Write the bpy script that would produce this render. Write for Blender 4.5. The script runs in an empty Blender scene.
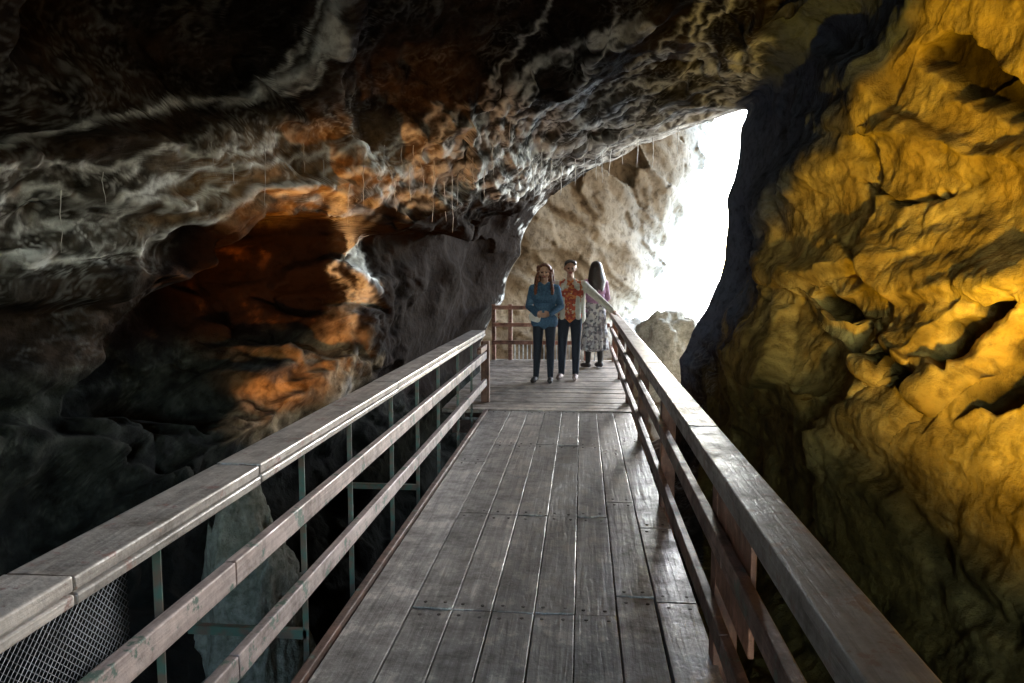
import bpy, bmesh, math, random
import numpy as np
from mathutils import Vector, Matrix
random.seed(7); np.random.seed(7)
scene=bpy.context.scene
col=scene.collection
F=740.0
# ------------------------------------------------------------------ camera
YAW=math.radians(5.38); PIT=math.radians(5.36)
C=np.array([0,0,1.6])
rt=np.array([math.cos(YAW),math.sin(YAW),0])
fw=np.array([-math.sin(YAW)*math.cos(PIT),math.cos(YAW)*math.cos(PIT),-math.sin(PIT)])
up=np.cross(rt,fw)
cam=bpy.data.cameras.new("camera"); cam.lens=F/1024*36; cam.sensor_width=36
cam.clip_end=6000; cam.clip_start=0.05
co=bpy.data.objects.new("camera",cam); col.objects.link(co)
co.location=(0,0,1.6); co.rotation_euler=(math.pi/2-PIT,0,YAW); scene.camera=co
scene.view_settings.view_transform='Standard'; scene.view_settings.look='None'; scene.view_settings.exposure=0
def survey(P):
    r=P-C; Z=np.maximum(r@fw,0.05)
    return 512+F*(r@rt)/Z, 341.5-F*(r@up)/Z
def bearing(u,v):
    d=fw+(u-512)/F*rt+(341.5-v)/F*up
    return math.degrees(math.atan2(d[2],d[0])), math.hypot(d[0],d[2])/d[1]
# ------------------------------------------------------------------ noise
def _h(ix,iy,iz,s):
    h=(ix*374761393+iy*668265263+iz*2147483647+s*1274126177)&0xffffffff
    h=((h^(h>>13))*1274126177)&0xffffffff
    h=((h^(h>>16))*2246822519)&0xffffffff
    return h^(h>>15)
def noise(P,s=0):
    P=np.asarray(P,dtype=np.float64); I=np.floor(P).astype(np.int64); f=P-I
    w=f*f*f*(f*(f*6-15)+10); out=0
    for dx in (0,1):
        for dy in (0,1):
            for dz in (0,1):
                h=_h(I[:,0]+dx,I[:,1]+dy,I[:,2]+dz,s)
                gx=((h&255)/127.5-1); gy=(((h>>8)&255)/127.5-1); gz=(((h>>16)&255)/127.5-1)
                d=gx*(f[:,0]-dx)+gy*(f[:,1]-dy)+gz*(f[:,2]-dz)
                wx=w[:,0] if dx else 1-w[:,0]; wy=w[:,1] if dy else 1-w[:,1]; wz=w[:,2] if dz else 1-w[:,2]
                out=out+d*wx*wy*wz
    return out*1.4
def fbm(P,o=4,s=0,g=0.5):
    a=1;t=0
    for i in range(o):
        t=t+a*noise(P*(2.03**i)+i*17.3,s+i); a*=g
    return t
def ridged(P,o=4,s=0,g=0.5):
    a=1;t=0
    for i in range(o):
        t=t+a*(1-2*np.abs(noise(P*(2.03**i)+i*11.7,s+i))); a*=g
    return t-1
def facets(P,s,tilt=0.7):
    """broken-rock facets: each cell is a tilted plane with its own height; also returns the joint (edge) distance"""
    I=np.floor(P).astype(np.int64); f=P-I; n=len(P)
    b1=np.full(n,9.0); b2=np.full(n,9.0); val=np.zeros(n)
    for dx in (-1,0,1):
        for dy in (-1,0,1):
            for dz in (-1,0,1):
                h=_h(I[:,0]+dx,I[:,1]+dy,I[:,2]+dz,s); g=_h(I[:,0]+dx,I[:,1]+dy,I[:,2]+dz,s+77)
                vx=dx+(h&255)/255.-f[:,0]; vy=dy+((h>>8)&255)/255.-f[:,1]; vz=dz+((h>>16)&255)/255.-f[:,2]
                d=np.sqrt(vx*vx+vy*vy+vz*vz)
                pl=((g>>24)&255)/255.-0.5+tilt*(vx*((g&255)/127.5-1)+vy*(((g>>8)&255)/127.5-1)+vz*(((g>>16)&255)/127.5-1))
                m=d<b1; b2=np.where(m,b1,np.minimum(b2,d)); val=np.where(m,pl,val); b1=np.where(m,d,b1)
    return val,b2-b1
def sstep(a,b,x):
    t=np.clip((x-a)/(b-a),0,1); return t*t*(3-2*t)
def polydist(u,v,pts):
    best=np.full(u.shape,1e9); side=np.zeros(u.shape)
    for (x0,y0),(x1,y1) in zip(pts[:-1],pts[1:]):
        dx,dy=x1-x0,y1-y0; L=dx*dx+dy*dy
        t=np.clip(((u-x0)*dx+(v-y0)*dy)/L,0,1)
        d=np.hypot(u-x0-t*dx,v-y0-t*dy)
        sd=np.sign(dx*(v-y0)-dy*(u-x0))
        m=d<best; best=np.where(m,d,best); side=np.where(m,sd,side)
    return best,side
def inpoly(u,v,pts):
    c=np.zeros(u.shape,bool); n=len(pts)
    for i in range(n):
        x0,y0=pts[i]; x1,y1=pts[(i+1)%n]
        if y0==y1: continue
        k=((y0>v)!=(y1>v))&(u<(x1-x0)*(v-y0)/(y1-y0)+x0)
        c^=k
    return c
def sdpoly(u,v,pts):
    d,_=polydist(u,v,pts+[pts[0]]); return np.where(inpoly(u,v,pts),-d,d)
# ------------------------------------------------------------------ node helpers
def newmat(name):
    m=bpy.data.materials.new(name); m.use_nodes=True; nt=m.node_tree
    b=nt.nodes["Principled BSDF"]; return m,nt,b
def N(nt,t,**k):
    n=nt.nodes.new(t)
    for a,v in k.items():
        if a.startswith('i_'): n.inputs[a[2:].replace('_',' ')].default_value=v
        else: setattr(n,a,v)
    return n
def ramp(nt,fac,stops):
    r=nt.nodes.new('ShaderNodeValToRGB'); e=r.color_ramp.elements
    while len(e)<len(stops): e.new(0.5)
    for i,(p,c) in enumerate(stops):
        e[i].position=p; e[i].color=(*c,1) if len(c)==3 else c
    nt.links.new(fac,r.inputs[0]); return r.outputs[0]
def mixc(nt,f,a,b,mode='MIX'):
    m=nt.nodes.new('ShaderNodeMix'); m.data_type='RGBA'; m.blend_type=mode
    for s,v in ((0,f),(6,a),(7,b)):
        if hasattr(v,'is_output'): nt.links.new(v,m.inputs[s])
        else: m.inputs[s].default_value=v if s==0 else ((*v,1) if len(v)==3 else v)
    return m.outputs[2]
def stonemat(name,bump=0.03,rough=0.95,base=None,scale=14.0):
    m,nt,b=newmat(name); L=nt.links
    tc=N(nt,'ShaderNodeTexCoord')
    n2=N(nt,'ShaderNodeTexNoise',i_Scale=scale,i_Detail=7.0,i_Roughness=0.68); L.new(tc.outputs['Object'],n2.inputs['Vector'])
    if base: c=ramp(nt,n2.outputs[0],[(0.35,base[0]),(0.65,base[1])])
    else:
        a=N(nt,'ShaderNodeAttribute',attribute_name='stone')
        dk=ramp(nt,n2.outputs[0],[(0.33,(0.5,0.48,0.46)),(0.52,(1,1,1))]); c=mixc(nt,1.0,a.outputs['Color'],dk,'MULTIPLY')
    L.new(c,b.inputs['Base Color']); b.inputs['Roughness'].default_value=rough
    b.inputs['Specular IOR Level'].default_value=0.06
    bp=N(nt,'ShaderNodeBump',i_Strength=1.0,i_Distance=bump); L.new(n2.outputs[0],bp.inputs['Height']); L.new(bp.outputs[0],b.inputs['Normal'])
    return m
def woodmat(name,c1,c2,axis='Y',rough=(0.3,0.6),paint=None,paintc=0.5,spec=0.4,scuff=1.6):
    m,nt,b=newmat(name); L=nt.links
    tc=N(nt,'ShaderNodeTexCoord'); g=N(nt,'ShaderNodeNewGeometry')
    off=N(nt,'ShaderNodeVectorMath',operation='MULTIPLY_ADD'); off.inputs[1].default_value=(13.0,29.0,17.0)
    L.new(g.outputs['Random Per Island'],off.inputs[0]); L.new(tc.outputs['Object'],off.inputs[2])
    mp=N(nt,'ShaderNodeMapping'); s=[38,38,38]; s['XYZ'.index(axis)]=1.6; mp.inputs['Scale'].default_value=s
    L.new(off.outputs[0],mp.inputs['Vector'])
    gr=N(nt,'ShaderNodeTexNoise',i_Scale=1.0,i_Detail=4.0,i_Roughness=0.65,i_Distortion=0.6); L.new(mp.outputs[0],gr.inputs['Vector'])
    bl=N(nt,'ShaderNodeTexNoise',i_Scale=5.0,i_Detail=6.0,i_Roughness=0.74); L.new(tc.outputs['Object'],bl.inputs['Vector'])
    cc=ramp(nt,gr.outputs[0],[(0.3,c1),(0.7,c2)])
    dirt=ramp(nt,bl.outputs[0],[(0.34,(0.35,0.33,0.31)),(0.48,(0.9,0.9,0.9)),(0.555,(1.1,1.1,1.1)),(0.59,(scuff,scuff,scuff))])
    cc=mixc(nt,0.9,cc,dirt,'MULTIPLY')
    isl=ramp(nt,g.outputs['Random Per Island'],[(0,(0.58,0.57,0.56)),(1,(1.15,1.12,1.1))])
    cc=mixc(nt,1.0,cc,isl,'MULTIPLY')
    if paint:
        pn=N(nt,'ShaderNodeTexNoise',i_Scale=9.0,i_Detail=5.0,i_Roughness=0.75); L.new(tc.outputs['Object'],pn.inputs['Vector'])
        pf=ramp(nt,pn.outputs[0],[(paintc-0.03,(0,0,0)),(paintc+0.03,(1,1,1))])
        cc=mixc(nt,pf,cc,paint)
    L.new(cc,b.inputs['Base Color'])
    mr=N(nt,'ShaderNodeMapRange'); mr.inputs[1].default_value=0.35; mr.inputs[2].default_value=0.62
    mr.inputs[3].default_value=rough[1]; mr.inputs[4].default_value=rough[0]
    L.new(bl.outputs[0],mr.inputs[0]); L.new(mr.outputs[0],b.inputs['Roughness'])
    b.inputs['Specular IOR Level'].default_value=spec
    mh=N(nt,'ShaderNodeMath',operation='MULTIPLY_ADD'); mh.inputs[1].default_value=2.0
    L.new(bl.outputs[0],mh.inputs[0]); L.new(gr.outputs[0],mh.inputs[2])
    bp=N(nt,'ShaderNodeBump',i_Strength=0.8,i_Distance=0.004); L.new(mh.outputs[0],bp.inputs['Height'])
    L.new(bp.outputs[0],b.inputs['Normal'])
    return m
def plain(name,c,rough=0.6,metal=0.0,var=0.35,scale=14.0,bump=0.003,c2=None):
    m,nt,b=newmat(name); L=nt.links
    tc=N(nt,'ShaderNodeTexCoord'); n=N(nt,'ShaderNodeTexNoise',i_Scale=scale,i_Detail=3.0); L.new(tc.outputs['Object'],n.inputs['Vector'])
    d=c2 if c2 else tuple(x*(1-var) for x in c)
    L.new(ramp(nt,n.outputs[0],[(0.4,d),(0.6,c)]),b.inputs['Base Color'])
    b.inputs['Roughness'].default_value=rough; b.inputs['Metallic'].default_value=metal
    bp=N(nt,'ShaderNodeBump',i_Strength=0.6,i_Distance=bump); L.new(n.outputs[0],bp.inputs['Height']); L.new(bp.outputs[0],b.inputs['Normal'])
    return m
def gridmesh(name,V,nu,nv,wrap,mat,keep=None,smooth=True,colr=None):
    cu=nu if wrap else nu-1
    j,i=np.meshgrid(np.arange(nv-1),np.arange(cu),indexing='ij'); j=j.ravel(); i=i.ravel(); i2=(i+1)%nu
    Q=np.stack([j*nu+i,j*nu+i2,(j+1)*nu+i2,(j+1)*nu+i],1)
    if keep is not None: Q=Q[keep[Q].all(1)]
    me=bpy.data.meshes.new(name); me.vertices.add(len(V)); me.vertices.foreach_set('co',V.astype(np.float32).ravel())
    me.loops.add(len(Q)*4); me.loops.foreach_set('vertex_index',Q.astype(np.int32).ravel())
    me.polygons.add(len(Q)); me.polygons.foreach_set('loop_start',np.arange(len(Q),dtype=np.int32)*4)
    me.polygons.foreach_set('loop_total',np.full(len(Q),4,dtype=np.int32)); me.polygons.foreach_set('use_smooth',np.full(len(Q),smooth))
    me.materials.append(mat); me.update(calc_edges=True)
    if colr is not None:
        a=me.attributes.new('stone','FLOAT_COLOR','POINT'); a.data.foreach_set('color',np.concatenate([colr,np.ones((len(colr),1))],1).astype(np.float32).ravel())
    o=bpy.data.objects.new(name,me); col.objects.link(o); return o
# ------------------------------------------------------------------ cave passage
rock=stonemat("cave_rock_stone",bump=0.030,scale=9)
mouth=[]
def mp_(u,v,y):
    t,r=bearing(u,v); mouth.append((t%360,r*y,y))
for u,v,y in [(722,250,11),(727,200,11),(743,130,11),(750,104,12),(710,120,13),(660,141,13.5),(610,160,14),(570,178,14),(545,205,14),
              (520,255,14),(505,300,14),(480,350,14),(700,320,11),(680,360,11)]: mp_(u,v,y)
mouth+= [(238,3.1,14),(270,3.3,13),(300,3.0,12)]
mouth.sort(); mt=np.array(mouth)
def perint(x,xp,fp): return np.interp(x,np.concatenate([xp-360,xp,xp+360]),np.tile(fp,3))
NT=1150
th=np.arange(NT)*360.0/NT
Rm=perint(th,mt[:,0],mt[:,1]); Ye=perint(th,mt[:,0],mt[:,2])
k=np.hanning(13); k/=k.sum()
def sm(a): return np.convolve(np.concatenate([a[-6:],a,a[:6]]),k,'valid')
Rm=sm(Rm);Ye=sm(sm(Ye))
tang=np.array([0,26,45,60,90,120,150,180,200,215,240,270,300,330.])
tab={0:[2.3,2.1,2.15,2.35,2.75,2.7,2.5],26:[2.55,2.5,2.6,2.9,3.3,3.2,3],45:[3.4,3.2,3.2,3.4,3.7,3.6,3.2],60:[3.0,3.1,3.2,3.4,3.6,3.6,3.2],
90:[2.35,2.75,2.95,3.3,3.6,3.6,3.2],120:[2.2,2.8,3.15,3.7,4.2,4.2,3.6],150:[2.4,3.25,3.7,4.4,5.0,5.0,4],180:[2.45,3.3,3.8,4.6,5.2,5.2,4.2],
200:[2.6,3.4,3.9,4.7,5.2,5.2,4.2],215:[3.1,3.7,4.1,4.7,5.1,5.1,4.2],240:[3.5,4,4.2,4.5,4.6,4.6,4],270:[3.6,3.9,4,4,4,4,3.6],300:[3.2,3.4,3.5,3.6,3.7,3.6,3.2],330:[2.2,2.1,2.15,2.45,2.9,2.8,2.6]}
yk=np.array([10,8,7,5.5,4,1.5,-6.])
Tk=np.array([[tab[int(a)][i] for a in tang] for i in range(7)])
Rk=np.array([sm(sm(sm(perint(th,tang,Tk[i])))) for i in range(7)])
NS=620
s1=np.exp(np.linspace(math.log(1.0),math.log(0.2),NS)); s2=np.linspace(0.18,-0.45,30)
S=np.concatenate([s1,s2]); rows=[]
for s in S:
    y=np.where(s>0,Ye*s,14*s)
    yy=np.vstack([Ye]+[np.full(NT,v) for v in yk]); RR=np.vstack([Rm,Rk])
    R=RR[0].copy()
    for a in range(7):
        t=np.clip((yy[a]-y)/(yy[a]-yy[a+1]),0,1); m=y<=yy[a]
        R=np.where(m,RR[a]+(RR[a+1]-RR[a])*t,R)
    rows.append((y,R))
fl=[]
for ph in np.linspace(0,math.pi/2,14)[1:]:
    fl.append((Ye+0.45*math.sin(ph),Rm+0.35*(1-math.cos(ph))))
for q in np.linspace(0,1,24)[1:]:
    fl.append((Ye+0.45+(15.2-Ye-0.45)*q**1.6,Rm+0.35+(10.5-Rm)*q))
rows=fl[::-1]+rows
for q in (0.8,0.5,0.2,0.001): rows.append((np.full(NT,-6.3-0.5*(1-q)),Rk[6]*q))
Y=np.array([r[0] for r in rows]); R=np.array([r[1] for r in rows]); NR=len(rows)
TH=np.radians(np.tile(th,(NR,1)))
def xyz(): return np.stack([(R*np.cos(TH)).ravel(),Y.ravel(),(1.6+R*np.sin(TH)).ravel()],1)
P=xyz(); u,v=survey(P); front=(P[:,1]>1.2)
nf=len(fl); rowi=np.repeat(np.arange(NR),NT)
inside=np.where(rowi>=nf,1.0,0.0)
W=fbm(P*0.9,3,50); W2=fbm(P*0.9+31,3,60); W3=fbm(P*4,2,90); W4=fbm(P*4+9,2,95)
uu=u+W*26+W3*7; vv=v+W2*26+W4*7
D=np.zeros(len(P))
def ledge(pts,amp,w_hi,w_lo,side=1):
    global D
    d,s=polydist(uu,vv,pts); sd=d*s*side
    D+=amp*np.where(sd>0,np.exp(-sd/w_hi),np.exp(-(sd/w_lo)**2)*1.0)*front*inside
def pocket(pts,amp,soft):
    global D
    sd=sdpoly(uu,vv,pts); D-=amp*sstep(soft,-soft*1.3,sd)*front*inside
ledge([(-60,300),(60,285),(150,262),(215,225),(300,196),(350,200),(400,215)],0.36,70,12,-1)
ledge([(-60,150),(60,140),(150,118),(235,102),(290,88),(325,58),(332,0),(335,-60)],0.4,55,12,1)
ledge([(430,215),(480,190),(545,182),(600,160),(680,130),(748,100)],0.16,40,9,-1)
ledge([(300,150),(380,140),(430,125),(470,128),(500,112),(520,88),(560,62),(620,36),(700,-10)],0.24,45,10,1)
ledge([(500,150),(560,135),(640,112),(700,85),(745,50),(790,0)],0.18,30,9,1)
ledge([(-60,205),(40,190),(110,200),(200,165),(290,160),(350,150)],0.14,25,9,-1)
ledge([(-60,245),(60,235),(140,215),(230,185),(320,172)],0.10,22,8,-1)
ledge([(410,170),(372,212),(350,240),(368,285),(352,330),(318,372),(262,412),(200,450),(165,470)],0.32,55,10,-1)
POCK=[(120,330),(160,275),(215,225),(335,208),(345,250),(352,290),(325,325),(260,362),(205,410),(150,430),(90,400)]
LOBE=[(385,205),(430,215),(540,195),(528,240),(505,300),(490,350),(430,400),(355,400),(372,300)]
pocket(POCK,1.2,20)
pocket([(378,205),(430,215),(500,190),(540,190),(520,240),(500,300),(480,345),(440,400),(370,400),(352,350),(372,300),(360,250)],0.2,28)
pocket([(60,-80),(330,-80),(318,50),(280,80),(210,92),(100,100),(20,60)],0.6,28)
pocket([(345,-60),(650,-60),(610,20),(540,50),(500,90),(440,110),(370,110),(345,60)],0.3,28)
ledge([(-160,470),(-60,450),(60,450),(120,475)],0.3,90,18,1)
ledge([(735,330),(770,245),(800,172),(850,95),(900,40),(940,-30)],0.30,110,22,1)
ledge([(800,285),(850,330),(915,388)],0.12,30,5,-1)
ledge([(880,95),(940,85),(985,120),(1040,160)],0.16,50,10,1)
ledge([(930,372),(965,335),(1010,300),(1050,290)],0.14,40,6,-1)
ledge([(960,425),(1000,385),(1050,330)],0.16,50,6,-1)
ledge([(800,430),(870,470),(930,540),(1000,600)],0.12,50,10,-1)
q=P*np.array([1,0.75,1.25])
warp=np.stack([fbm(q*1.1+3,2,200),fbm(q*1.1+40,2,210),fbm(q*1.1+80,2,220)],1)*0.3
qw=q+warp
left=sstep(60,-60,u-720)
lobe=1-0.8*sstep(14,-14,sdpoly(uu,vv,LOBE))*front
dark=1-0.5*sstep(20,-30,sdpoly(uu,vv,[(690,340),(770,240),(830,130),(760,60),(720,130),(700,300)]))*front
A=lobe*dark*np.where(front,1,0.8)
near=np.exp(-((Y.ravel()-np.tile(Ye,NR))/0.9)**2); damp=(1-0.62*near)*np.where(rowi<nf,0.6,1)
Dn=(0.26*fbm(qw*0.55,3,1)+A*0.06*ridged(qw*1.3,2,10)*left)*damp
Rf=R.ravel()-D*(1-0.75*near)-Dn
Rf=np.maximum(Rf,np.where(Y.ravel()<9,1.80,np.minimum(1.2,R.ravel())))
R=Rf.reshape(NR,NT)
# even out the sample spacing along every strip of the passage
a0,a1=nf,nf+NS
Yb=Y[a0:a1]; Rb=R[a0:a1]; lr_=np.log(Rb/Yb)
ds=np.sqrt(np.diff(lr_,axis=0)**2+(0.9*np.diff(Rb,axis=0)/Yb[1:])**2)+0.25*np.abs(np.diff(Yb,axis=0))/Yb[1:]
kk=np.hanning(25); kk/=kk.sum()
dpad=np.concatenate([ds[:,-12:],ds,ds[:,:12]],1); ds=np.apply_along_axis(lambda r:np.convolve(r,kk,'valid'),1,dpad)
cum=np.concatenate([np.zeros((1,NT)),np.cumsum(ds,axis=0)],0); idx=np.arange(NS)
for j in range(NT):
    f_=np.interp(np.linspace(0,cum[-1,j],NS),cum[:,j],idx)
    Y[a0:a1,j]=np.interp(f_,idx,Yb[:,j]); R[a0:a1,j]=np.interp(f_,idx,Rb[:,j])
V=xyz()
def normals(V):
    G=V.reshape(NR,NT,3); du=np.roll(G,-2,1)-np.roll(G,2,1); dv=np.gradient(G,axis=0)
    n=np.cross(du,dv)
    for _ in range(3):
        n=(n+np.roll(n,1,1)+np.roll(n,-1,1))/3; m=n.copy(); m[1:-1]=(n[1:-1]+n[2:]+n[:-2])/3; n=m
    n/=np.linalg.norm(n,axis=2,keepdims=True)+1e-9; n=n.reshape(-1,3)
    ax=V.copy(); ax[:,1]=0; ax[:,2]-=1.6
    s=np.sign((n*ax).sum(1)); s[s==0]=1
    return -n*s[:,None]
def soften(a,k_):
    G=a.reshape(NR,NT).copy()
    for _ in range(k_):
        G=(np.roll(G,1,1)+2*G+np.roll(G,-1,1))/4; G[1:-1]=(G[2:]+2*G[1:-1]+G[:-2])/4
    return G.ravel()
near=np.exp(-((Y.ravel()-np.tile(Ye,NR))/0.9)**2); damp=(1-0.55*near)*np.where(rowi<nf,0.6,1)
front=(V[:,1]>1.2)
u,v=survey(V); W=fbm(V*0.9,2,50); W3=fbm(V*4,3,90); W4=fbm(V*4+9,3,95); W5=fbm(V*1.8+2,2,97); W6=fbm(V*1.8+22,2,98)
light_streaks=[([(340,-20),(336,40),(305,70),(262,90),(225,103)],7,1.0),([(325,-20),(318,30),(290,62),(250,84)],2.5,.8),([(345,40),(322,72),(280,98),(240,110)],2,.8),([(235,100),(190,95),(140,112),(80,128),(-20,140)],4,.9),
([(330,160),(380,150),(425,130),(442,112)],4,1),([(350,225),(372,200),(395,180),(440,152),(495,118),(520,85),(560,60),(600,40),(645,22)],4.5,1),
([(395,200),(430,178),(500,158),(560,148),(640,138),(700,125),(745,104),(756,60)],4,1),([(400,215),(450,190),(510,180),(560,170),(620,155),(660,140)],3.5,1),
([(548,185),(530,220),(522,260),(505,300),(490,345)],3,1),([(345,196),(350,245),(368,288),(347,328),(355,368),(322,410)],5,1),([(338,200),(343,240),(360,285),(340,330),(345,370)],2.5,1),
([(352,240),(330,260),(352,300),(330,340)],2.5,.8),([(700,-10),(690,50),(722,72),(757,50),(800,22)],3.5,.9),([(480,112),(520,122),(560,98),(600,102),(650,82),(700,72),(745,60)],3,1),
([(740,-10),(690,62),(640,105),(560,128)],3,.9),([(520,135),(560,110),(600,60),(640,10)],2.5,.8),([(0,205),(60,190),(110,205),(200,168),(290,162),(330,150)],4,.9),
([(0,265),(70,262),(140,240),(200,215),(260,195),(330,180)],4,.8),([(120,180),(170,150),(240,150),(300,140)],3,.8),([(380,215),(362,240),(355,300)],2.5,.8),
([(495,200),(520,190),(545,180)],3,1),([(20,235),(90,225),(150,200),(230,185)],4,.8),([(600,150),(640,120),(700,100),(740,75)],3,1),([(420,160),(470,150),(500,135),(540,150)],3,1),
([(510,180),(525,150),(560,120),(590,95)],2.5,.9),([(450,190),(480,165),(520,160),(600,140),(680,115)],3,.9),([(0,170),(50,165),(110,172),(160,160)],3,.7),([(300,205),(360,180),(400,150)],3,.8),
([(420,150),(460,120),(505,70),(540,30),(560,-10)],2.5,.7),([(560,98),(620,80),(660,50),(690,10)],2.5,.8),([(500,118),(530,100),(545,70),(590,45),(615,10)],2.5,.9),([(640,150),(690,120),(735,95)],2.5,1)]
uw=u+W5*12+W3*7+fbm(V*12,2,400)*4; vw=v+W6*12+W4*7+fbm(V*12+5,2,410)*4
brk=sstep(-0.7,0.1,fbm(V*2.6,3,430))
light_streak=np.zeros(len(V))  # daylight caught on roof ridges, drawn as pale, slightly raised streaks
for pts,w_,a_ in light_streaks:
    d,_=polydist(uw,vw,pts); light_streak=np.maximum(light_streak,a_*np.exp(-(d/w_)**2)*(0.3+0.7*brk))
light_streak=np.clip(light_streak*1.2,0,1)*front*inside
uu=u+W*20+W3*9; vv=v+W4*9
BAND=[(-80,170),(60,165),(110,170),(200,135),(300,125),(420,120),(560,110),(700,60),(780,40),(750,120),(660,140),(560,178),(420,205),(330,200),(200,215),(100,270),(-80,300)]
bandm=sstep(18,-18,sdpoly(uu,vv,BAND))*front
LOWR=[(225,425),(250,390),(290,358),(330,328),(350,310),(360,368),(320,420),(260,440)]
lowm=sstep(14,-10,sdpoly(uu,vv,LOWR))*front
nrm=normals(V); Q4=V+0.035*np.stack([W3,W4,W3*W4],1)
b1=np.array([0.86,-0.30,0.42]); b1/=np.linalg.norm(b1); b2=np.cross([0,0,1],b1); b2/=np.linalg.norm(b2); b3=np.cross(b1,b2)
QB=np.stack([(Q4@b1)*0.45,(Q4@b2)*0.9,(Q4@b3)*1.7],1)
rg1=ridged(QB*2.4,3,20,0.45); rg2=ridged(QB*8.0,3,25,0.5); ff=fbm(Q4*7,4,30,0.6); f3=fbm(V*30,2,40)
def fil(q_,w_,s_): return np.exp(-(noise(q_,s_)/w_)**2)
QF=QB+0.05*np.stack([W3,W4,W3],1)
filam=np.maximum(np.maximum(fil(QF*2.6,0.030,700),0.8*fil(QF*4.9+7,0.045,710)),0.7*fil(QF*9.0+3,0.06,720))*sstep(-0.35,0.45,fbm(V*1.6+11,3,730))
QR=Q4@np.array([[.8,0,.6],[0,1,0],[-.6,0,.8]])   # slabs on the right wall lie diagonally
fa,ea=facets(QR*np.array([0.45,0.7,1.25]),801,0.8); fb_,eb=facets(QR*np.array([1.2,1.7,3.0]),803,0.8); fc_,ec=facets(QR*np.array([4.2,5.2,8.5]),805,0.9)
la,_=facets(QB*1.25,811,0.8); lb,_=facets(QB*np.array([3.4,3.4,3.2]),813,0.8); lc_,_=facets(QB*9.0,815,0.9)
amp=soften(left*(0.10*la+0.035*lb)+(1-left)*(0.15*fa+0.038*fb_),4)+soften(left*0.010*lc_+(1-left)*0.010*fc_,1)
amp=(amp+left*(0.012*rg1+0.008*ff)+(1-left)*0.016*ff+0.004*f3)*A
amp+=0.014*light_streak+0.006*filam*left*A
jn=(np.exp(-(ea/0.02)**2)*0.8*sstep(-0.3,0.4,W6)+0.4*np.exp(-(eb/0.04)**2)*sstep(0.1,0.6,W5))*(1-left)*front
pk=np.zeros(len(V))
for pts in ([(800,278),(850,312),(920,380),(905,392),(850,345),(805,300)],[(935,352),(985,298),(1012,300),(975,345),(945,372)],[(965,415),(1000,372),(1060,320),(1060,390),(1010,418)],[(905,60),(960,100),(1060,150),(1060,110),(990,70),(940,30)],[(860,180),(900,196),(960,190),(905,206)]):
    pk=np.maximum(pk,sstep(3,-5,sdpoly(u+W3*10,v+W4*10,pts))*front)
amp-=0.018*jn+0.18*pk
amp*=damp
V=V+nrm*amp[:,None]
# rock colours, with some light and shade painted in
big=sstep(-0.5,0.6,fbm(V*0.8,3,460)); mot=sstep(-0.6,0.6,fbm(Q4*5,4,465,0.6))
fine=np.clip(0.2*sstep(0.2,0.9,rg2+0.4*rg1)+0.9*filam,0,1)
cA=np.array([0.016,0.012,0.009]); cB=np.array([0.052,0.032,0.020]); streak_color=np.array([0.84,0.84,0.80]); ochre1=np.array([0.41,0.27,0.065]); ochre2=np.array([0.60,0.43,0.13])
base=(cA+(cB-cA)*big[:,None])*(0.6+0.7*mot[:,None])
bm_=bandm[:,None]*0.75; base=base*(1-bm_)+bm_*np.array([0.085,0.076,0.060])*(0.4+1.0*mot[:,None])
red=(sstep(14,-10,sdpoly(uu,vv,POCK))*front)[:,None]; base=base*(1-red)+red*(np.array([0.012,0.006,0.004])+np.array([0.09,0.035,0.012])*(mot**3*sstep(0.0,0.5,W5))[:,None])  # recess shade painted in: near-black with a faint red
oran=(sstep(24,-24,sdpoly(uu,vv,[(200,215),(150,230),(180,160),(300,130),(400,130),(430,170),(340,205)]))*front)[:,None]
base=base*(1-oran)+oran*np.array([0.26,0.16,0.08])*(0.5+0.7*mot[:,None])  # lamp-lit underside painted in as lighter tan
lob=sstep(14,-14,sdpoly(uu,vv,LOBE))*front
base=base*(1-lob[:,None])+lob[:,None]*np.array([0.014,0.008,0.005])  # shade on the lobe painted in as near-black brown
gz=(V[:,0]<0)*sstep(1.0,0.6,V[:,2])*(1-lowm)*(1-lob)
cm=np.clip((bandm*0.75*fine+0.18*fine*(1-bandm)*(1-gz))*(1-lob)*(1-0.4*oran[:,0])*(1-red[:,0])+light_streak*0.95,0,1)[:,None]
base=base*(1-cm)+streak_color*cm  # daylight streaks and filaments painted on as pale colour
base=base*(1-gz[:,None])+gz[:,None]*(np.array([0.012,0.012,0.010])+np.array([0.07,0.073,0.055])*(mot*(0.3+fine)*sstep(-1.2,0.4,V[:,2]))[:,None])  # shade low on the left painted in, deeper further down
base=base*(1-lowm[:,None])+lowm[:,None]*(np.array([0.10,0.065,0.035])+np.array([0.26,0.19,0.11])*mot[:,None])  # lamp-lit rim below the recess painted in as tan
HAZE=[(660,400),(745,320),(775,240),(800,172),(850,95),(900,20),(930,-100),(820,-100),(770,50),(715,150),(670,330)]
haze=sstep(12,-20,sdpoly(uu,vv,HAZE))*(V[:,0]>0)*front
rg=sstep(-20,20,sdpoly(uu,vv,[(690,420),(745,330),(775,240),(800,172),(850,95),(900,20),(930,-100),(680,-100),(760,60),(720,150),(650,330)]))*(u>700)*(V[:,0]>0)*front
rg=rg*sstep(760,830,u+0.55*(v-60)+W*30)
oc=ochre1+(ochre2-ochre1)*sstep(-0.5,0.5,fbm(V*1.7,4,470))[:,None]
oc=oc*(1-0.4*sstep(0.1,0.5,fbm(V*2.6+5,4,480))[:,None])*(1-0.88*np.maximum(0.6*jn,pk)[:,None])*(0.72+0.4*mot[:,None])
oc=oc*(0.2+0.8*sstep(-0.1,1.4,V[:,2]+0.3*W)[:,None])  # lamp falloff painted in: ochre darkens toward the wall foot
base=base*(1-rg[:,None])+oc*rg[:,None]
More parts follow.
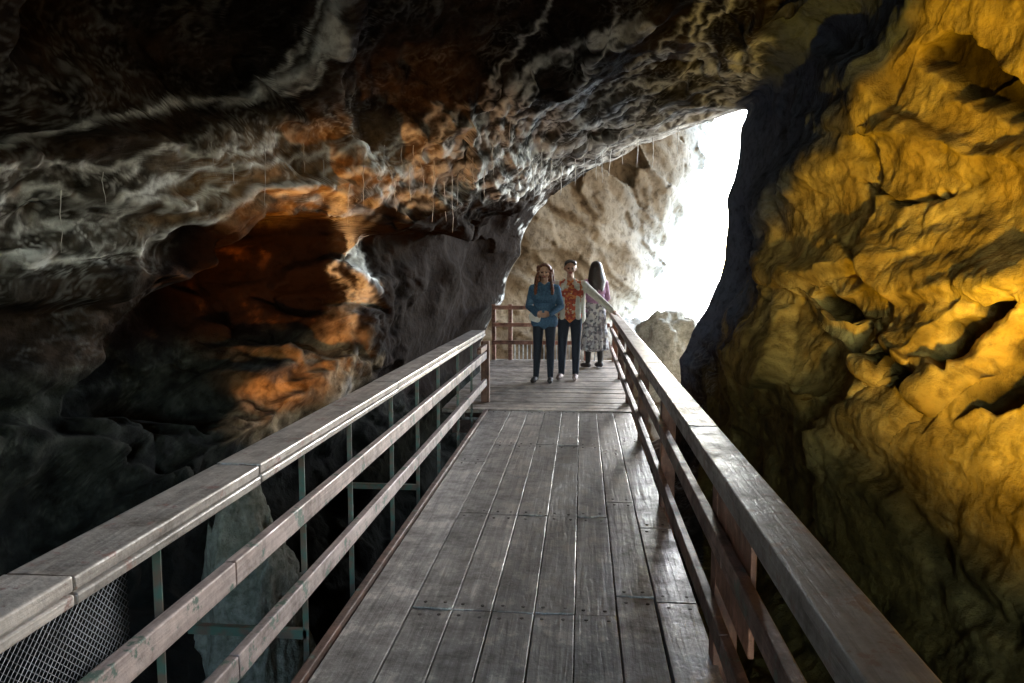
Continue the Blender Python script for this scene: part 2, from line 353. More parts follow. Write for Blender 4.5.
base=base*(1-haze[:,None])+haze[:,None]*np.array([0.085,0.10,0.14])  # bluish glare haze beside the opening, painted into the rock colour
base=np.where((rowi<nf)[:,None],np.array([0.3,0.25,0.19])*(0.7+0.5*fine[:,None]),base)
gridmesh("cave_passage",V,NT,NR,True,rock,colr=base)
# ------------------------------------------------------------------ chamber wall beyond with the daylight opening
rock2=stonemat("cave_mouth_stone",bump=0.03,scale=7.0)
gx=np.arange(-9,13,0.045); gz_=np.arange(-6,11,0.045)
GX,GZ=np.meshgrid(gx,gz_); x=GX.ravel(); z=GZ.ravel()
y=16.6+0.65*np.clip(x,-6,3.0)-np.clip(x-8,0,99)*1.1-np.clip(z-7,0,99)*0.9-np.clip(-5-x,0,99)*0.6
B=np.stack([x,y,z],1)
hole=[(720,128),(760,60),(1100,-60),(1300,300),(1100,430),(700,345),(665,332),(634,322),(654,300),(668,278),(680,262),(668,242),(690,214),(706,194),(714,165)]
ub,vb=survey(B)
sd=sdpoly(ub+fbm(B*1.2,3,5)*12,vb+fbm(B*1.2+7,3,6)*12,hole)
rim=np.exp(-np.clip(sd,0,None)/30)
Bq=B@np.array([[.8,0,.6],[0,1,0],[-.6,0,.8]])*np.array([0.5,1,1.6])
g1,_=facets(Bq*0.8,821,0.8); g2,_=facets(Bq*2.2,823,0.8)
bump_=0.4*fbm(B*0.5,2,300)+0.36*g1+0.10*g2+0.02*fbm(B*9,3,330)
B[:,1]+=-bump_*(1-0.3*rim)+1.8*rim
keep=sd>0
f2=sstep(-0.6,0.6,fbm(Bq*1.2,5,520,0.6))[:,None]
cb=np.array([0.17,0.125,0.08])*(1-f2)+np.array([0.29,0.22,0.145])*f2
rl=np.exp(-np.clip(sd,0,None)/24)[:,None]; cb=cb*(1-rl)+np.array([0.60,0.58,0.52])*rl  # bright daylight along the opening's edge painted in as paler rock
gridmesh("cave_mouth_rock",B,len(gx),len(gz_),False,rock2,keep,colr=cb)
# ------------------------------------------------------------------ boulders
def boulder(name,c,r,seed,mat,sub=6):
    bm=bmesh.new(); bmesh.ops.create_icosphere(bm,subdivisions=sub,radius=1)
    Vv=np.array([w.co[:] for w in bm.verts])
    g,_=facets(Vv*1.6+seed,seed,0.8); g3,_=facets(Vv*4+seed,seed+2,0.8)
    d=1+0.25*fbm(Vv*1.0,2,seed)+0.20*g+0.05*g3+0.03*fbm(Vv*7,3,seed+5)
    Vv=Vv*d[:,None]*np.array(r)
    for w,p in zip(bm.verts,Vv): w.co=p
    for f in bm.faces: f.smooth=True
    me=bpy.data.meshes.new(name); bm.to_mesh(me); bm.free(); me.materials.append(mat)
    o=bpy.data.objects.new(name,me); o.location=c; col.objects.link(o); return o
pale=stonemat("pale_stone",0.02,base=((0.25,0.25,0.21),(0.5,0.5,0.44)))
boulder("boulder",(1.75,15.2,-0.15),(0.75,0.6,0.9),3,pale,5)
boulder("boulder",(3.2,16.8,-0.9),(1.5,1.0,1.3),13,pale,5)
boulder("boulder",(-2.3,4.9,-1.25),(0.36,0.5,1.45),23,stonemat("mossy_stone",0.03,base=((0.11,0.115,0.085),(0.28,0.28,0.23))))
# ------------------------------------------------------------------ sea outside
m_sea,nt,b=newmat("sea_water"); b.inputs['Base Color'].default_value=(0.05,0.12,0.15,1); b.inputs['Roughness'].default_value=0.3
nn=N(nt,'ShaderNodeTexNoise',i_Scale=0.6,i_Detail=3.0); bp=N(nt,'ShaderNodeBump',i_Strength=0.6,i_Distance=0.4)
nt.links.new(nn.outputs[0],bp.inputs['Height']); nt.links.new(bp.outputs[0],b.inputs['Normal'])
me=bpy.data.meshes.new("sea"); me.from_pydata([(-3000,19,-4.5),(3000,19,-4.5),(3000,5000,-4.5),(-3000,5000,-4.5)],[],[(0,1,2,3)]); me.materials.append(m_sea)
col.objects.link(bpy.data.objects.new("sea",me))
# ------------------------------------------------------------------ carpentry
class Batch:
    def __init__(s): s.bm=bmesh.new()
    def box(s,x0,x1,y0,y1,z0,z1,rot=None,mi=0,jit=0.0):
        vs=[Vector((a,b_,c_)) for a in (x0,x1) for b_ in (y0,y1) for c_ in (z0,z1)]
        if jit: vs=[w+Vector([random.uniform(-jit,jit) for _ in range(3)]) for w in vs]
        bv=[s.bm.verts.new(w) for w in vs]
        for f in ((0,1,3,2),(4,6,7,5),(0,4,5,1),(2,3,7,6),(0,2,6,4),(1,5,7,3)):
            fc=s.bm.faces.new([bv[i] for i in f]); fc.material_index=mi
    def tube(s,pts,r,n=8,mi=0):
        prev=None
        for i,p in enumerate(pts):
            p=Vector(p); q=Vector(pts[min(i+1,len(pts)-1)])-Vector(pts[max(i-1,0)]); q.normalize()
            a=q.orthogonal().normalized(); b_=q.cross(a)
            rr=r[i] if isinstance(r,(list,tuple)) else r
            ring=[s.bm.verts.new(p+(a*math.cos(t*2*math.pi/n)+b_*math.sin(t*2*math.pi/n))*rr) for t in range(n)]
            if prev:
                for t in range(n):
                    f=s.bm.faces.new([prev[t],prev[(t+1)%n],ring[(t+1)%n],ring[t]]); f.material_index=mi; f.smooth=True
            else: s.bm.faces.new(ring[::-1]).material_index=mi
            prev=ring
        s.bm.faces.new(prev).material_index=mi
    def obj(s,name,mats,parent=None,bevel=0.004):
        bmesh.ops.recalc_face_normals(s.bm,faces=s.bm.faces)
        me=bpy.data.meshes.new(name); s.bm.to_mesh(me); s.bm.free()
        for m in mats: me.materials.append(m)
        o=bpy.data.objects.new(name,me); col.objects.link(o)
        if bevel:
            md=o.modifiers.new("bevel",'BEVEL'); md.width=bevel; md.segments=2; md.limit_method='ANGLE'
        if parent: o.parent=parent
        return o
def empty(name):
    o=bpy.data.objects.new(name,None); col.objects.link(o); return o
deckm=woodmat("weathered_deck_wood",(0.18,0.17,0.16),(0.43,0.415,0.39),'Y',(0.22,0.58),scuff=2.1)
deckx=woodmat("weathered_cross_wood",(0.24,0.21,0.18),(0.48,0.43,0.37),'X',(0.35,0.65))
railm=woodmat("grey_rail_wood",(0.36,0.34,0.325),(0.64,0.61,0.58),'Y',(0.28,0.55),paint=(0.30,0.19,0.17),paintc=0.60,scuff=1.25)
raild=woodmat("red_brown_rail_wood",(0.10,0.055,0.04),(0.22,0.13,0.10),'Y',(0.4,0.65),paint=(0.10,0.13,0.10),paintc=0.60)
postm=woodmat("brown_post_wood",(0.14,0.06,0.035),(0.26,0.12,0.07),'Z',(0.4,0.65))
steel=plain("green_painted_steel",(0.06,0.12,0.10),0.45,0.3,c2=(0.12,0.09,0.07),scale=20)
dsteel=plain("dark_steel",(0.04,0.04,0.04),0.5,0.5)
bw=empty("boardwalk")
d=Batch(); sc=Batch()
XL,XR=-1.06,0.60; widths=[0.26,0.20,0.19,0.20,0.19,0.20,0.19,0.2]; cuts=[-1.5,1.2,3.35,4.75,6.75,8.42]
xx=XL
for wi,w in enumerate(widths):
    x1=min(xx+w,XR)
    cs=[c+ (0 if wi in(1,2,3,4,5) else random.uniform(-0.35,0.35))*(1 if 0<i<5 else 0) for i,c in enumerate(cuts)]
    if wi==0: cs=[-1.5,2.2,6.1,8.42]
    for a,b_ in zip(cs[:-1],cs[1:]):
        dz=random.uniform(-0.004,0.004)
        d.box(xx+0.0035,x1-0.0035,a+0.004,b_-0.004,-0.04+dz,dz,jit=0.0025)
        for yy_ in (a+0.06,b_-0.06):
            for fx in (0.25,0.75):
                cx=xx+(x1-xx)*fx+random.uniform(-.01,.01); cy=yy_+random.uniform(-.01,.01)
                sc.tube([(cx,cy,dz-0.001),(cx,cy,dz+0.0025)],0.009,8)
    xx+=w
    if xx>=XR-0.02: break
d.obj("deck_planks",[deckm],bw,0.003); sc.obj("screws",[plain("rusty_screw",(0.04,0.03,0.025),0.6,0.3)],bw,0)
d=Batch(); yy_=8.44
while yy_<13.3:
    w=random.uniform(0.17,0.2); dz=random.uniform(-0.003,0.003)
    d.box(-1.62,0.62,yy_,yy_+w-0.010,-0.035+dz,0.012+dz,jit=0.002); yy_+=w
d.obj("platform_planks",[deckx],bw,0.004)
d=Batch()
for xj in (-0.98,-0.25,0.5): d.box(xj,xj+0.08,-1.5,8.4,-0.24,-0.05)
for yj in np.arange(-1,13.3,1.0): d.box(-1.3 if yj<8.4 else -1.6,0.66,yj,yj+0.08,-0.40,-0.25)
for yj in (0.5,3.0,6.0,9.0,12.0):
    for xj in (-1.2,0.5): d.box(xj,xj+0.1,yj+0.1,yj+0.2,-3.2,-0.26)
d.box(-1.11,-1.07,-1.5,8.4,-0.16,0.02)
d.obj("joists",[raild],bw,0.004)
lr=empty("wooden_railing")
d=Batch()
for a,b_ in ((-1.5,1.55),(1.55,2.55),(2.55,4.6),(4.6,6.9),(6.9,8.9)):
    dz=random.uniform(-.002,.002)
    d.box(-1.335,-1.165,a+0.003,b_-0.003,0.862+dz,0.90+dz,jit=0.002)
    d.box(-1.198,-1.160,a+0.003,b_-0.003,0.83+dz,0.859+dz,jit=0.0015)
d.obj("handrail",[railm],lr,0.006)
d=Batch()
for z0 in (0.55,0.22):
    for a,b_ in ((-1.5,2.3),(2.3,5.6),(5.6,8.9)): d.box(-1.185,-1.145,a+0.002,b_-0.002,z0,z0+0.085,jit=0.002)
d.obj("mid_rails",[woodmat("pink_grey_rail",(0.30,0.24,0.23),(0.56,0.48,0.46),'Y',(0.35,0.6),paint=(0.10,0.16,0.13),paintc=0.59,scuff=1.2)],lr,0.005)
d=Batch()
for yp in (0.9,1.94,3.04,3.7,4.55,5.3,6.1,7.1,8.0):
    d.box(-1.215,-1.190,yp,yp+0.005,-0.35,0.861); d.box(-1.215,-1.210,yp+0.005,yp+0.028,-0.35,0.861)
    d.box(-1.209,-1.185,yp-0.004,yp+0.024,0.24,0.28)
for yp in (3.04,5.3): d.box(-1.75,-1.2,yp,yp+0.03,-0.02,0.02)
d.obj("steel_posts",[steel],lr,0)
d=Batch(); d.box(-1.22,-1.12,8.9,9.0,-0.2,0.76); d.box(-1.21,-1.13,8.94,9.02,0.5,0.56)
d.box(-1.19,-1.14,8.35,8.9,0.66,0.73); d.obj("end_post",[postm],lr,0.005)
d=Batch(); d.tube([(-1.85,2.6,-0.35),(-1.5,3.3,-0.12)],0.012); d.tube([(-2.2,2.0,-0.5),(-1.25,2.5,-0.3)],0.02); d.obj("brace_pipes",[plain("galvanised",(0.4,0.42,0.42),0.35,0.9)],lr,0)
d=Batch(); cs_=0.020; y0,y1,z0,z1=0.95,1.85,-0.1,0.82
L_=z1-z0; t=y0-L_
while t<y1:
    for sgn in (1,-1):
        pts=[]
        for zz in (z0,z1): pts.append((t+(zz-z0),zz) if sgn>0 else (t+(z1-zz),zz))
        (ya,za),(yb,zb)=pts
        def at(yq): return za+(zb-za)*(yq-ya)/(yb-ya)
        lo,hi=max(min(ya,yb),y0),min(max(ya,yb),y1)
        if hi-lo>0.004: d.tube([(-1.235+0.002*sgn,lo,at(lo)),(-1.235+0.002*sgn,hi,at(hi))],0.0009,4)
    t+=cs_
d.obj("wire_mesh_panel",[plain("grey_wire",(0.16,0.17,0.19),0.5,0.5)],lr,0)
rr_=empty("wooden_railing")
d=Batch()
for a,b_ in ((-1.5,1.2),(1.2,3.4),(3.4,5.8),(5.8,8.4),(8.4,10.9),(10.9,13.4)):
    dz=random.uniform(-.002,.002); d.box(0.49,0.625,a+0.003,b_-0.003,0.862+dz,0.90+dz,jit=0.002)
    d.box(0.505,0.54,a+0.003,b_-0.003,0.79+dz,0.859+dz,jit=0.001)
d.obj("handrail",[woodmat("brown_rail_wood",(0.20,0.175,0.16),(0.42,0.39,0.36),'Y',(0.32,0.55),paint=(0.18,0.11,0.09),paintc=0.59,scuff=1.2)],rr_,0.006)
d=Batch()
for z0 in (0.55,0.22):
    for a,b_ in ((-1.5,2.6),(2.6,5.8),(5.8,9.1),(9.1,13.3)): d.box(0.50,0.54,a+0.002,b_-0.002,z0,z0+0.085,jit=0.002)
d.obj("mid_rails",[raild],rr_,0.005)
d=Batch()
for yp in (1.0,2.95,5.0,7.0,9.0,11.0,13.2): d.box(0.545,0.64,yp,yp+0.1,-0.3,0.859)
d.box(0.545,0.565,2.35,2.93,0.35,0.857)
d.obj("posts",[postm],rr_,0.005)
fr=empty("red_railing")
fm=woodmat("red_painted_wood",(0.22,0.09,0.06),(0.36,0.17,0.12),'X',(0.4,0.6))
d=Batch()
for z0 in (0.93,0.62,0.30): d.box(-1.6,0.50,13.22,13.27,z0,z0+0.07)
for xp in (-1.62,-1.32,-0.6,0.05): d.box(xp,xp+0.07,13.28,13.35,-0.2,1.02)
d.obj("rails",[fm],fr,0.005)
d=Batch()
for i in range(22):
    xp=-1.2+i*0.075; d.box(xp,xp+0.018,13.20,13.215,0.02,0.30)
d.obj("balusters",[plain("pale_metal",(0.5,0.5,0.5),0.4,0.4)],fr,0)
# hanging roots: hung from the nearest piece of roof found above each spot
d=Batch()
VI=V[(rowi>=nf)&front]; ui,vi=survey(VI)
spots=[(398,150),(404,165),(410,150),(448,175),(597,150),(603,152),(625,148),(207,150),(228,170),(470,160),(655,138),(508,120),(380,150),(560,165),(420,180),(345,190),(575,160),(640,142),(540,150),(300,150),(490,150),(430,165),(680,125),(585,155),(612,150),(100,180),(60,200),(260,150),(392,175),(416,160),(440,185),(455,178),(482,172),(515,168),(530,165),(360,170),(320,165),(550,160)]
for (ru,rv) in spots:
    i_=np.argmin((ui-ru)**2+(vi-rv)**2); p=VI[i_]
    ln=random.choice((0.15,0.25,0.3,0.4,0.65))*(p[1]/9); ax=Vector((0,p[1],1.6))
    a=Vector(p)+(ax-Vector(p)).normalized()*0.08+Vector((0,-0.08,0.08)); pts=[]
    for i in range(9): pts.append(tuple(a)); a+=Vector((random.uniform(-.01,.01),random.uniform(-.01,.01),-(ln+.08)/8))
    r0=0.0008*p[1]*random.uniform(.7,1.1)
    d.tube(pts,[r0*(1-.08*i) for i in range(9)],5)
d.obj("hanging_roots",[plain("pale_root",(0.66,0.63,0.58),0.7)],None,0)
# ------------------------------------------------------------------ people
def capsule(bm,a,b_,ra,rb,flat=1.0,n=20,m=8):
    a=Vector(a); b_=Vector(b_); ax=b_-a; L=ax.length
    ax=ax.normalized() if L>1e-6 else Vector((0,0,1)); e=ax.orthogonal().normalized(); f=ax.cross(e)
    ring=[]
    for i in range(m+1):
        t=-math.pi/2+i*(math.pi/2)/m; ring.append((a+ax*ra*math.sin(t),ra*math.cos(t)))
    for i in range(m+1):
        t=i*(math.pi/2)/m; ring.append((b_+ax*rb*math.sin(t),rb*math.cos(t)))
    prev=None
    def fl(p,base): return Vector((p.x,base.y+(p.y-base.y)*flat,p.z))
    for c,r in ring[1:-1]:
        cur=[bm.verts.new(fl(c+(e*math.cos(k_*2*math.pi/n)+f*math.sin(k_*2*math.pi/n))*r,c)) for k_ in range(n)]
        if prev:
            for k_ in range(n): bm.faces.new([prev[k_],prev[(k_+1)%n],cur[(k_+1)%n],cur[k_]])
        else: bm.faces.new(cur[::-1])
        prev=cur
    bm.faces.new(prev)
def person(name,prims,mats,loc,rotz,scale,extras=None,voxel=0.0065):
    bm=bmesh.new()
    for p in prims: capsule(bm,*p[:5])
    bmesh.ops.recalc_face_normals(bm,faces=bm.faces)
    me=bpy.data.meshes.new(name+"_src"); bm.to_mesh(me); bm.free()
    o=bpy.data.objects.new(name+"_src",me); col.objects.link(o)
    r=o.modifiers.new("r",'REMESH'); r.mode='VOXEL'; r.voxel_size=voxel; r.adaptivity=0
    s=o.modifiers.new("s",'SMOOTH'); s.iterations=3; s.factor=0.5
    dg=bpy.context.evaluated_depsgraph_get(); me2=bpy.data.meshes.new_from_object(o.evaluated_get(dg))
    bpy.data.objects.remove(o); me2.name=name
    n=len(me2.polygons); cen=np.empty(n*3,dtype=np.float32); me2.polygons.foreach_get('center',cen); cen=cen.reshape(-1,3).astype(float)
    best=np.full(n,1e9); lab=np.zeros(n,dtype=np.int32)
    for a,b_,ra,rb,flat,l in prims:
        a=np.array(a,float); b2=np.array(b_,float); ab=b2-a; Lq=max(ab@ab,1e-9)
        t=np.clip(((cen-a)@ab)/Lq,0,1); q=cen-(a+t[:,None]*ab); q[:,1]/=flat
        dd=np.linalg.norm(q,axis=1)-(ra+(rb-ra)*t)
        mk=dd<best; best=np.where(mk,dd,best); lab=np.where(mk,l,lab)
    me2.materials.clear()
    for m in mats: me2.materials.append(m)
    me2.polygons.foreach_set('material_index',lab); me2.polygons.foreach_set('use_smooth',np.ones(n,bool)); me2.update()
    e=empty(name); ob=bpy.data.objects.new("body",me2); col.objects.link(ob); ob.parent=e
    if extras:
        for ex in extras: ex.parent=e
    e.location=loc; e.rotation_euler=(0,0,rotz); e.scale=(scale,)*3
    return e
skin=plain("skin",(0.50,0.29,0.20),0.5,var=0.1); lip=plain("lips",(0.38,0.12,0.10),0.45,var=0.1)
eyem=plain("eye",(0.03,0.02,0.02),0.2,var=0.1)
denim=plain("denim_jacket",(0.07,0.15,0.25),0.8,c2=(0.04,0.09,0.16),scale=60)
navy=plain("dark_jeans",(0.022,0.028,0.045),0.8,scale=60); black=plain("black_cloth",(0.02,0.02,0.022),0.7)
auburn=plain("auburn_hair",(0.26,0.09,0.04),0.5,c2=(0.09,0.03,0.015),scale=55,bump=0.012)
dhair=plain("dark_hair",(0.035,0.022,0.018),0.45,c2=(0.012,0.009,0.008),scale=55,bump=0.01)
beige=plain("beige_jacket",(0.62,0.58,0.50),0.85,scale=30,var=0.15)
shoe=plain("pale_sneaker",(0.45,0.33,0.30),0.6); bshoe=plain("dark_shoe",(0.05,0.04,0.04),0.6)
bagm=plain("white_bag_leather",(0.78,0.76,0.72),0.5,var=0.1)
purple=plain("purple_blouse",(0.40,0.22,0.36),0.8,var=0.3,scale=18)
def pattern(name,cols,scale):
    m,nt,b=newmat(name); tc=N(nt,'ShaderNodeTexCoord'); v_=N(nt,'ShaderNodeTexVoronoi',i_Scale=scale)
    nt.links.new(tc.outputs['Object'],v_.inputs['Vector']); r=ramp(nt,v_.outputs['Color'],cols)
    for e_ in nt.nodes:
        if e_.type=='VALTORGB': e_.color_ramp.interpolation='CONSTANT'
    nt.links.new(r,b.inputs['Base Color']); b.inputs['Roughness'].default_value=0.8; return m
floral=pattern("red_floral_shirt",[(0,(0.45,0.08,0.04)),(0.42,(0.58,0.22,0.07)),(0.58,(0.6,0.45,0.32)),(0.68,(0.3,0.05,0.03))],34)
skirtm=pattern("patterned_skirt",[(0,(0.40,0.40,0.42)),(0.4,(0.12,0.12,0.14)),(0.52,(0.5,0.48,0.46)),(0.65,(0.2,0.18,0.2))],26)
def head(c,hs=1,L=0):
    x,y,z=c; s=hs
    return [((x,y+.012,z+.03),(x,y+.005,z+.035),.082*s,.080*s,1.12,L),((x,y-.02,z-.03),(x,y-.022,z-.052),.058*s,.046*s,1.05,L),
        ((x,y-.052,z-.088),(x,y-.052,z-.09),.026,.026,1,L),
        ((x,y-.088,z+.016),(x,y-.106,z-.022),.008,.014,1,L),
        ((x-.03,y-.075,z+.033),(x+.03,y-.075,z+.033),.014,.014,1,L),
        ((x-.042,y-.055,z-.018),(x-.038,y-.055,z-.02),.028,.026,1,L),((x+.042,y-.055,z-.018),(x+.038,y-.055,z-.02),.028,.026,1,L),
        ((x-.086,y+.012,z+.018),(x-.082,y+.008,z-.016),.014,.010,1,L),((x+.086,y+.012,z+.018),(x+.082,y+.008,z-.016),.014,.010,1,L),
        ((x-.020,y-.083,z-.050),(x+.020,y-.083,z-.050),.010,.010,1,1)]
def eyes(c):
    out=[]
    for sx in (-1,1):
        bm=bmesh.new(); bmesh.ops.create_uvsphere(bm,u_segments=12,v_segments=8,radius=.0115)
        for f in bm.faces: f.smooth=True
        me=bpy.data.meshes.new("eye"); bm.to_mesh(me); bm.free(); me.materials.append(eyem)
        o=bpy.data.objects.new("eye",me); o.location=(c[0]+sx*.031,c[1]-.076,c[2]+.012); col.objects.link(o); out.append(o)
    return out
def hand(w,d,side,curl,L=0):
    w=Vector(w); d=Vector(d).normalized(); s=Vector(side); s=(s-d*s.dot(d)).normalized(); n=d.cross(s)
    if curl<0: n=-n; curl=-curl
    pr=[(tuple(w),tuple(w+d*.045),.026,.034,1,L)]
    for i,(o_,l) in enumerate(((.030,.070),(.010,.078),(-.010,.072),(-.029,.056))):
        b0=w+d*.062+s*o_; p1=b0+(d*math.cos(curl*.4)+n*math.sin(curl*.4))*l*.5; p2=p1+(d*math.cos(curl)+n*math.sin(curl))*l*.5
        pr+= [(tuple(b0-d*.02),tuple(p1),.0105,.0095,1,L),(tuple(p1),tuple(p2),.0095,.0078,1,L)]
    t0=w+d*.018+s*.02; t1=t0+(d*.6+s*.8).normalized()*.035; t2=t1+(d*.9+s*.3+n*.2).normalized()*.032
    pr+= [(tuple(t0),tuple(t1),.014,.012,1,L),(tuple(t1),tuple(t2),.012,.009,1,L)]
    return pr
def legs(hip,kn,an,toe,L,S,r=(.088,.06,.052),skinny=1):
    pr=[]
    for h,k_,a,t in zip(hip,kn,an,toe):
        r0,r1,r2=[q*skinny for q in r]
        pr+=[(h,k_,r0,r1,1,L)]
        h=Vector(h);k_=Vector(k_);a=Vector(a);t=Vector(t)
        cal=k_.lerp(a,.3)+Vector((0,.012,0))
        pr+=[(tuple(k_),tuple(cal),r1,r1*.98,1,L),(tuple(cal),tuple(a),r1*.98,r2*.82,1,L),
             (tuple(a+Vector((0,.03,-.035))),tuple(t.lerp(a,.3)+Vector((0,0,-.01))),.040,.042,1,S),(tuple(t.lerp(a,.3)+Vector((0,0,-.01))),tuple(t),.042,.032,1,S)]
    return pr
def torso(L,w=1.0,chest=.0,waist=1.0):
    return [((-.085*w,0,.93),(.085*w,0,.93),.10*w,.10*w,.95,L),((-.05*w,0,1.06),(.05*w,0,1.06),.098*waist,.098*waist,.88,L),
            ((-.07*w,0,1.16),(.07*w,0,1.16),.10*w,.10*w,.88,L),((-.085*w,-.01-chest,1.26),(.085*w,-.01-chest,1.26),.105*w,.105*w,.92,L),
            ((-.10*w,0,1.35),(.10*w,0,1.35),.085*w,.085*w,.95,L),((-.15*w,.01,1.39),(.15*w,.01,1.39),.058,.058,1,L),
            ((-.06,.01,1.42),(.06,.01,1.42),.058,.058,1,L),((0,.012,1.42),(0,.0,1.53),.055,.048,1,0)]
mats=[skin,lip,denim,navy,bshoe,auburn,bagm,black]
pr=torso(2,.95,chest=.02,waist=.98)+head((0,-.01,1.60))
pr+=[((-.085,0,.90),(.085,0,.90),.115,.115,.92,2)]
pr+=legs([(-.085,0,.90),(.085,0,.90)],[(-.10,-.03,.50),(.09,-.01,.50)],[(-.125,.03,.09),(.09,.0,.09)],[(-.16,-.13,.035),(.10,-.15,.035)],3,4,skinny=1.0)
for sx in (-1,1):
    pr+=[((sx*.17,0,1.38),(sx*.235,.03,1.12),.062,.052,1,2),((sx*.235,.03,1.12),(sx*.10,-.15,1.02),.052,.040,1,2)]
    pr+=hand((sx*.095,-.155,1.018),(-sx*1,-.35,-.25),(0,-.2,1),sx*.9)
    pr+=[((sx*.045,-.075,1.40),(sx*.025,-.12,1.30),.022,.018,1,2)]
random.seed(3)
pr+=[((0,.03,1.655),(0,.045,1.60),.098,.10,1,5)]
for i in range(80):
    a=random.uniform(-0.3,math.pi+.3); zz=random.uniform(1.34,1.70); rad=.098+.05*(1.70-zz)/.34
    px,py=rad*math.cos(a),.02+rad*math.sin(a)*.9
    if py<-.035 and zz>1.5: py=-.035
    pr.append(((px,py,zz),(px*1.1,py+.01,zz-.05),.026,.018,1,5))
for sx in (-1,1):
    for i in range(7):
        zz=1.60-.04*i; pr.append(((sx*(.092+.006*i),-.04-.008*i,zz),(sx*(.10+.004*i),-.05-.009*i,zz-.05),.024,.018,1,5))
for i in range(9):
    a=i/8*math.pi; pr.append(((.075*math.cos(a),-.035,1.665+.045*math.sin(a)),(.08*math.cos(a),-.01,1.66+.05*math.sin(a)),.022,.024,1,5))
pr+=[((-.17,-.10,.985),(-.09,-.13,.965),.05,.05,.55,6),((-.17,-.10,.955),(-.09,-.13,.935),.045,.045,.55,6)]
prevp=None
for t in np.linspace(0,1,9):
    q_=Vector((.13,-.03,1.45)).lerp(Vector((-.13,-.12,1.02)),t)+Vector((0,-.075*math.sin(t*math.pi),0))
    if prevp is not None: pr.append((tuple(prevp),tuple(q_),.007,.007,1,2))
    prevp=q_
person("woman",pr,mats,(-.53,10.6,0.013),math.radians(-3),0.98,eyes((0,-.01,1.60)))
mats=[skin,lip,floral,navy,shoe,dhair,beige,black]
pr=torso(2,1.03)+head((0,-.01,1.61),hs=1.03)
pr+=legs([(-.09,0,.90),(.09,0,.90)],[(-.11,-.03,.50),(.09,-.04,.50)],[(-.12,.03,.09),(.085,-.03,.09)],[(-.17,-.12,.035),(.07,-.19,.035)],3,4,skinny=1.08)
for sx in (-1,1):
    pr+=[((sx*.13,.03,1.36),(sx*.135,.03,.90),.088,.092,.95,6),((sx*.105,-.06,1.38),(sx*.115,-.075,.92),.034,.040,1,6)]
    pr+=[((sx*.055,.0,1.455),(sx*.085,-.075,1.36),.030,.030,1,6)]
pr+=[((-.09,.06,1.34),(.09,.06,1.34),.075,.075,.9,6),((-.09,.05,1.1),(.09,.05,1.1),.085,.085,.9,6),((-.09,.05,.92),(.09,.05,.92),.085,.085,.9,6)]
pr+=[((-.185,.01,1.39),(-.245,.03,1.12),.064,.055,1,6),((-.245,.03,1.12),(-.25,-.06,.89),.055,.043,1,6)]+hand((-.25,-.065,.87),(0,-.25,-1),(.2,-1,0),-.6)
pr+=[((.185,.01,1.39),(.38,.05,1.22),.066,.056,1,6),((.38,.05,1.22),(.60,.02,1.02),.056,.045,1,6)]+hand((.615,.018,1.005),(.9,0,-.55),(0,-1,0),.35)
pr+=[((0,.02,1.665),(0,.03,1.64),.090,.088,1.1,5)]
for i in range(16):
    a=i/15*math.pi; pr.append(((.07*math.cos(a),-.052,1.685+.028*math.sin(a)),(.065*math.cos(a),.0,1.70+.03*math.sin(a)),.018,.022,1,5))
person("man",pr,mats,(-.17,10.95,0.013),math.radians(2),1.01,eyes((0,-.012,1.61)))
mats=[skin,lip,purple,skirtm,bshoe,dhair,black]
pr=torso(2,.97,waist=.95)+head((0,-.02,1.60))
pr+=legs([(-.085,0,.90),(.085,0,.90)],[(-.09,-.02,.50),(.10,-.03,.50)],[(-.09,.02,.09),(.12,.0,.09)],[(-.10,-.14,.035),(.15,-.15,.035)],6,4,skinny=.92)
for i in range(10):
    t0=i/10; z0=1.0-.66*t0; w=.10+.045*t0
    pr.append(((-.07-.03*t0,0,z0),(.07+.03*t0,0,z0),w,w,.95,3))
for i in range(14):
    a=i/14*2*math.pi; pr.append(((.14*math.cos(a),.09*math.sin(a),.92),((.215)*math.cos(a),.145*math.sin(a),.32),.025,.032,1,3))
pr+=[((.17,0,1.38),(.25,-.09,1.17),.056,.046,1,2),((.25,-.09,1.17),(.22,-.30,1.04),.046,.036,1,2)]+hand((.22,-.31,1.035),(0,-1,-.35),(-1,0,0),.4)
pr+=[((-.17,0,1.38),(-.24,-.03,1.13),.056,.046,1,2),((-.24,-.03,1.13),(-.17,-.20,1.02),.046,.036,1,2)]+hand((-.165,-.21,1.015),(.5,-.8,-.2),(0,0,1),-.7)
pr+=[((0,.025,1.64),(0,.04,1.60),.096,.100,1.0,5)]
for i in range(22):
    a=-.15+i/21*(math.pi+.3); sx=.088*math.cos(a); sy=.02+.085*math.sin(a)
    pr.append(((sx,sy,1.60),(sx*1.45,sy+.035,1.42),.024,.028,1,5)); pr.append(((sx*1.45,sy+.035,1.42),(sx*1.1,sy+.055,1.24+.06*random.random()),.028,.010,1,5))
person("woman",pr,mats,(.22,12.3,0.013),math.radians(205),1.02)
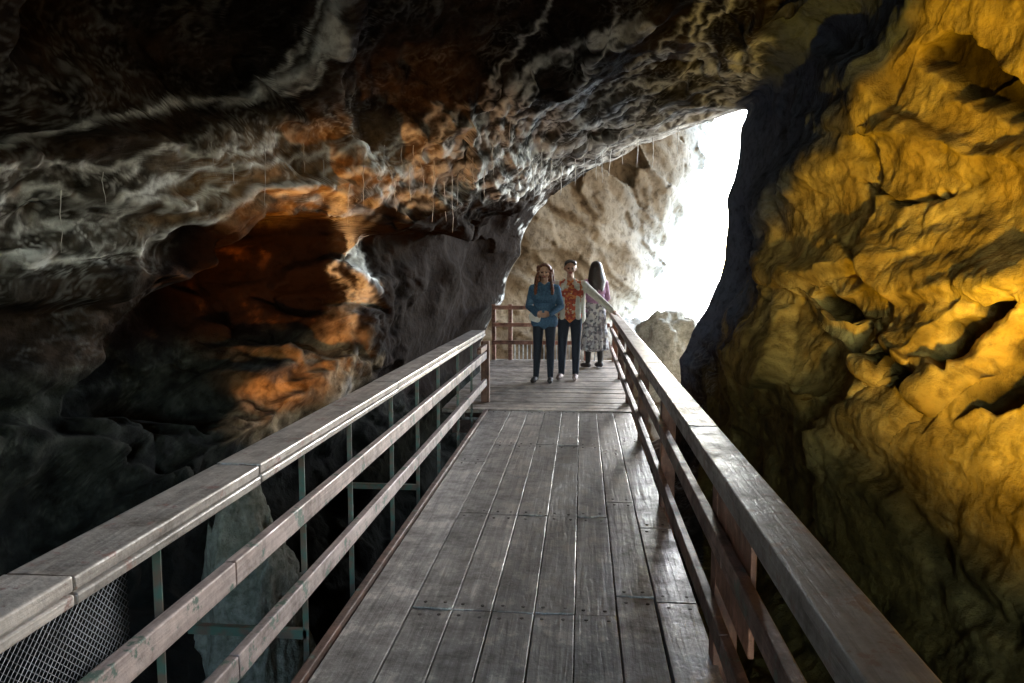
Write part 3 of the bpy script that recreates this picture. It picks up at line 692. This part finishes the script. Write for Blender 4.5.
# ------------------------------------------------------------------ floodlights lighting the cave
def flood(loc,target,color,power,ang,blend,size=0.12):
    e=empty("floodlight"); e.location=loc
    q=(Vector(target)-Vector(loc)).to_track_quat('-Z','Y'); e.rotation_mode='QUATERNION'; e.rotation_quaternion=q
    d=Batch(); d.box(-.13,.13,-.09,.09,.03,.10); d.box(-.15,.15,-.11,-.09,-.01,.10); d.box(-.15,.15,.09,.11,-.01,.10); d.box(-.15,-.13,-.09,.09,-.01,.10); d.box(.13,.15,-.09,.09,-.01,.10)
    d.obj("housing",[dsteel],e,0.004)
    l=bpy.data.lights.new("lamp",'SPOT'); l.color=color; l.energy=power; l.spot_size=math.radians(ang); l.spot_blend=blend; l.shadow_soft_size=size*.5
    o=bpy.data.objects.new("lamp",l); o.parent=e; o.location=(0,0,-0.02); col.objects.link(o)
flood((1.45,1.9,0.3),(3.5,4.8,2.1),(1.0,0.62,0.03),900,82,0.8)
flood((-2.85,5.75,-0.1),(-3.15,8.1,1.6),(1.0,0.38,0.04),400,66,0.8)
# ------------------------------------------------------------------ daylight
SAZ=math.radians(16); SEL=math.radians(9)
w=bpy.data.worlds.new("World"); scene.world=w; w.use_nodes=True; nt=w.node_tree
sky=nt.nodes.new('ShaderNodeTexSky'); sky.sky_type='NISHITA'; sky.sun_disc=False; sky.sun_elevation=math.radians(35); sky.sun_rotation=SAZ
nt.links.new(sky.outputs[0],nt.nodes['Background'].inputs[0]); nt.nodes['Background'].inputs[1].default_value=3.8
sl=bpy.data.lights.new("sun",'SUN'); sl.energy=4.4; sl.angle=math.radians(6); sl.color=(1,.98,.95)
so=bpy.data.objects.new("sun",sl); col.objects.link(so)
so.rotation_euler=Vector((-math.sin(SAZ)*math.cos(SEL),-math.cos(SAZ)*math.cos(SEL),-math.sin(SEL))).to_track_quat('-Z','Y').to_euler()
pl=bpy.data.lights.new("sky_portal",'AREA'); pl.shape='RECTANGLE'; pl.size=8; pl.size_y=9.5; pl.cycles.is_portal=True
po=bpy.data.objects.new("sky_portal",pl); col.objects.link(po); po.location=(5.2,18.9,3.2)
po.rotation_euler=Vector((0,-1,0)).to_track_quat('-Z','Y').to_euler()
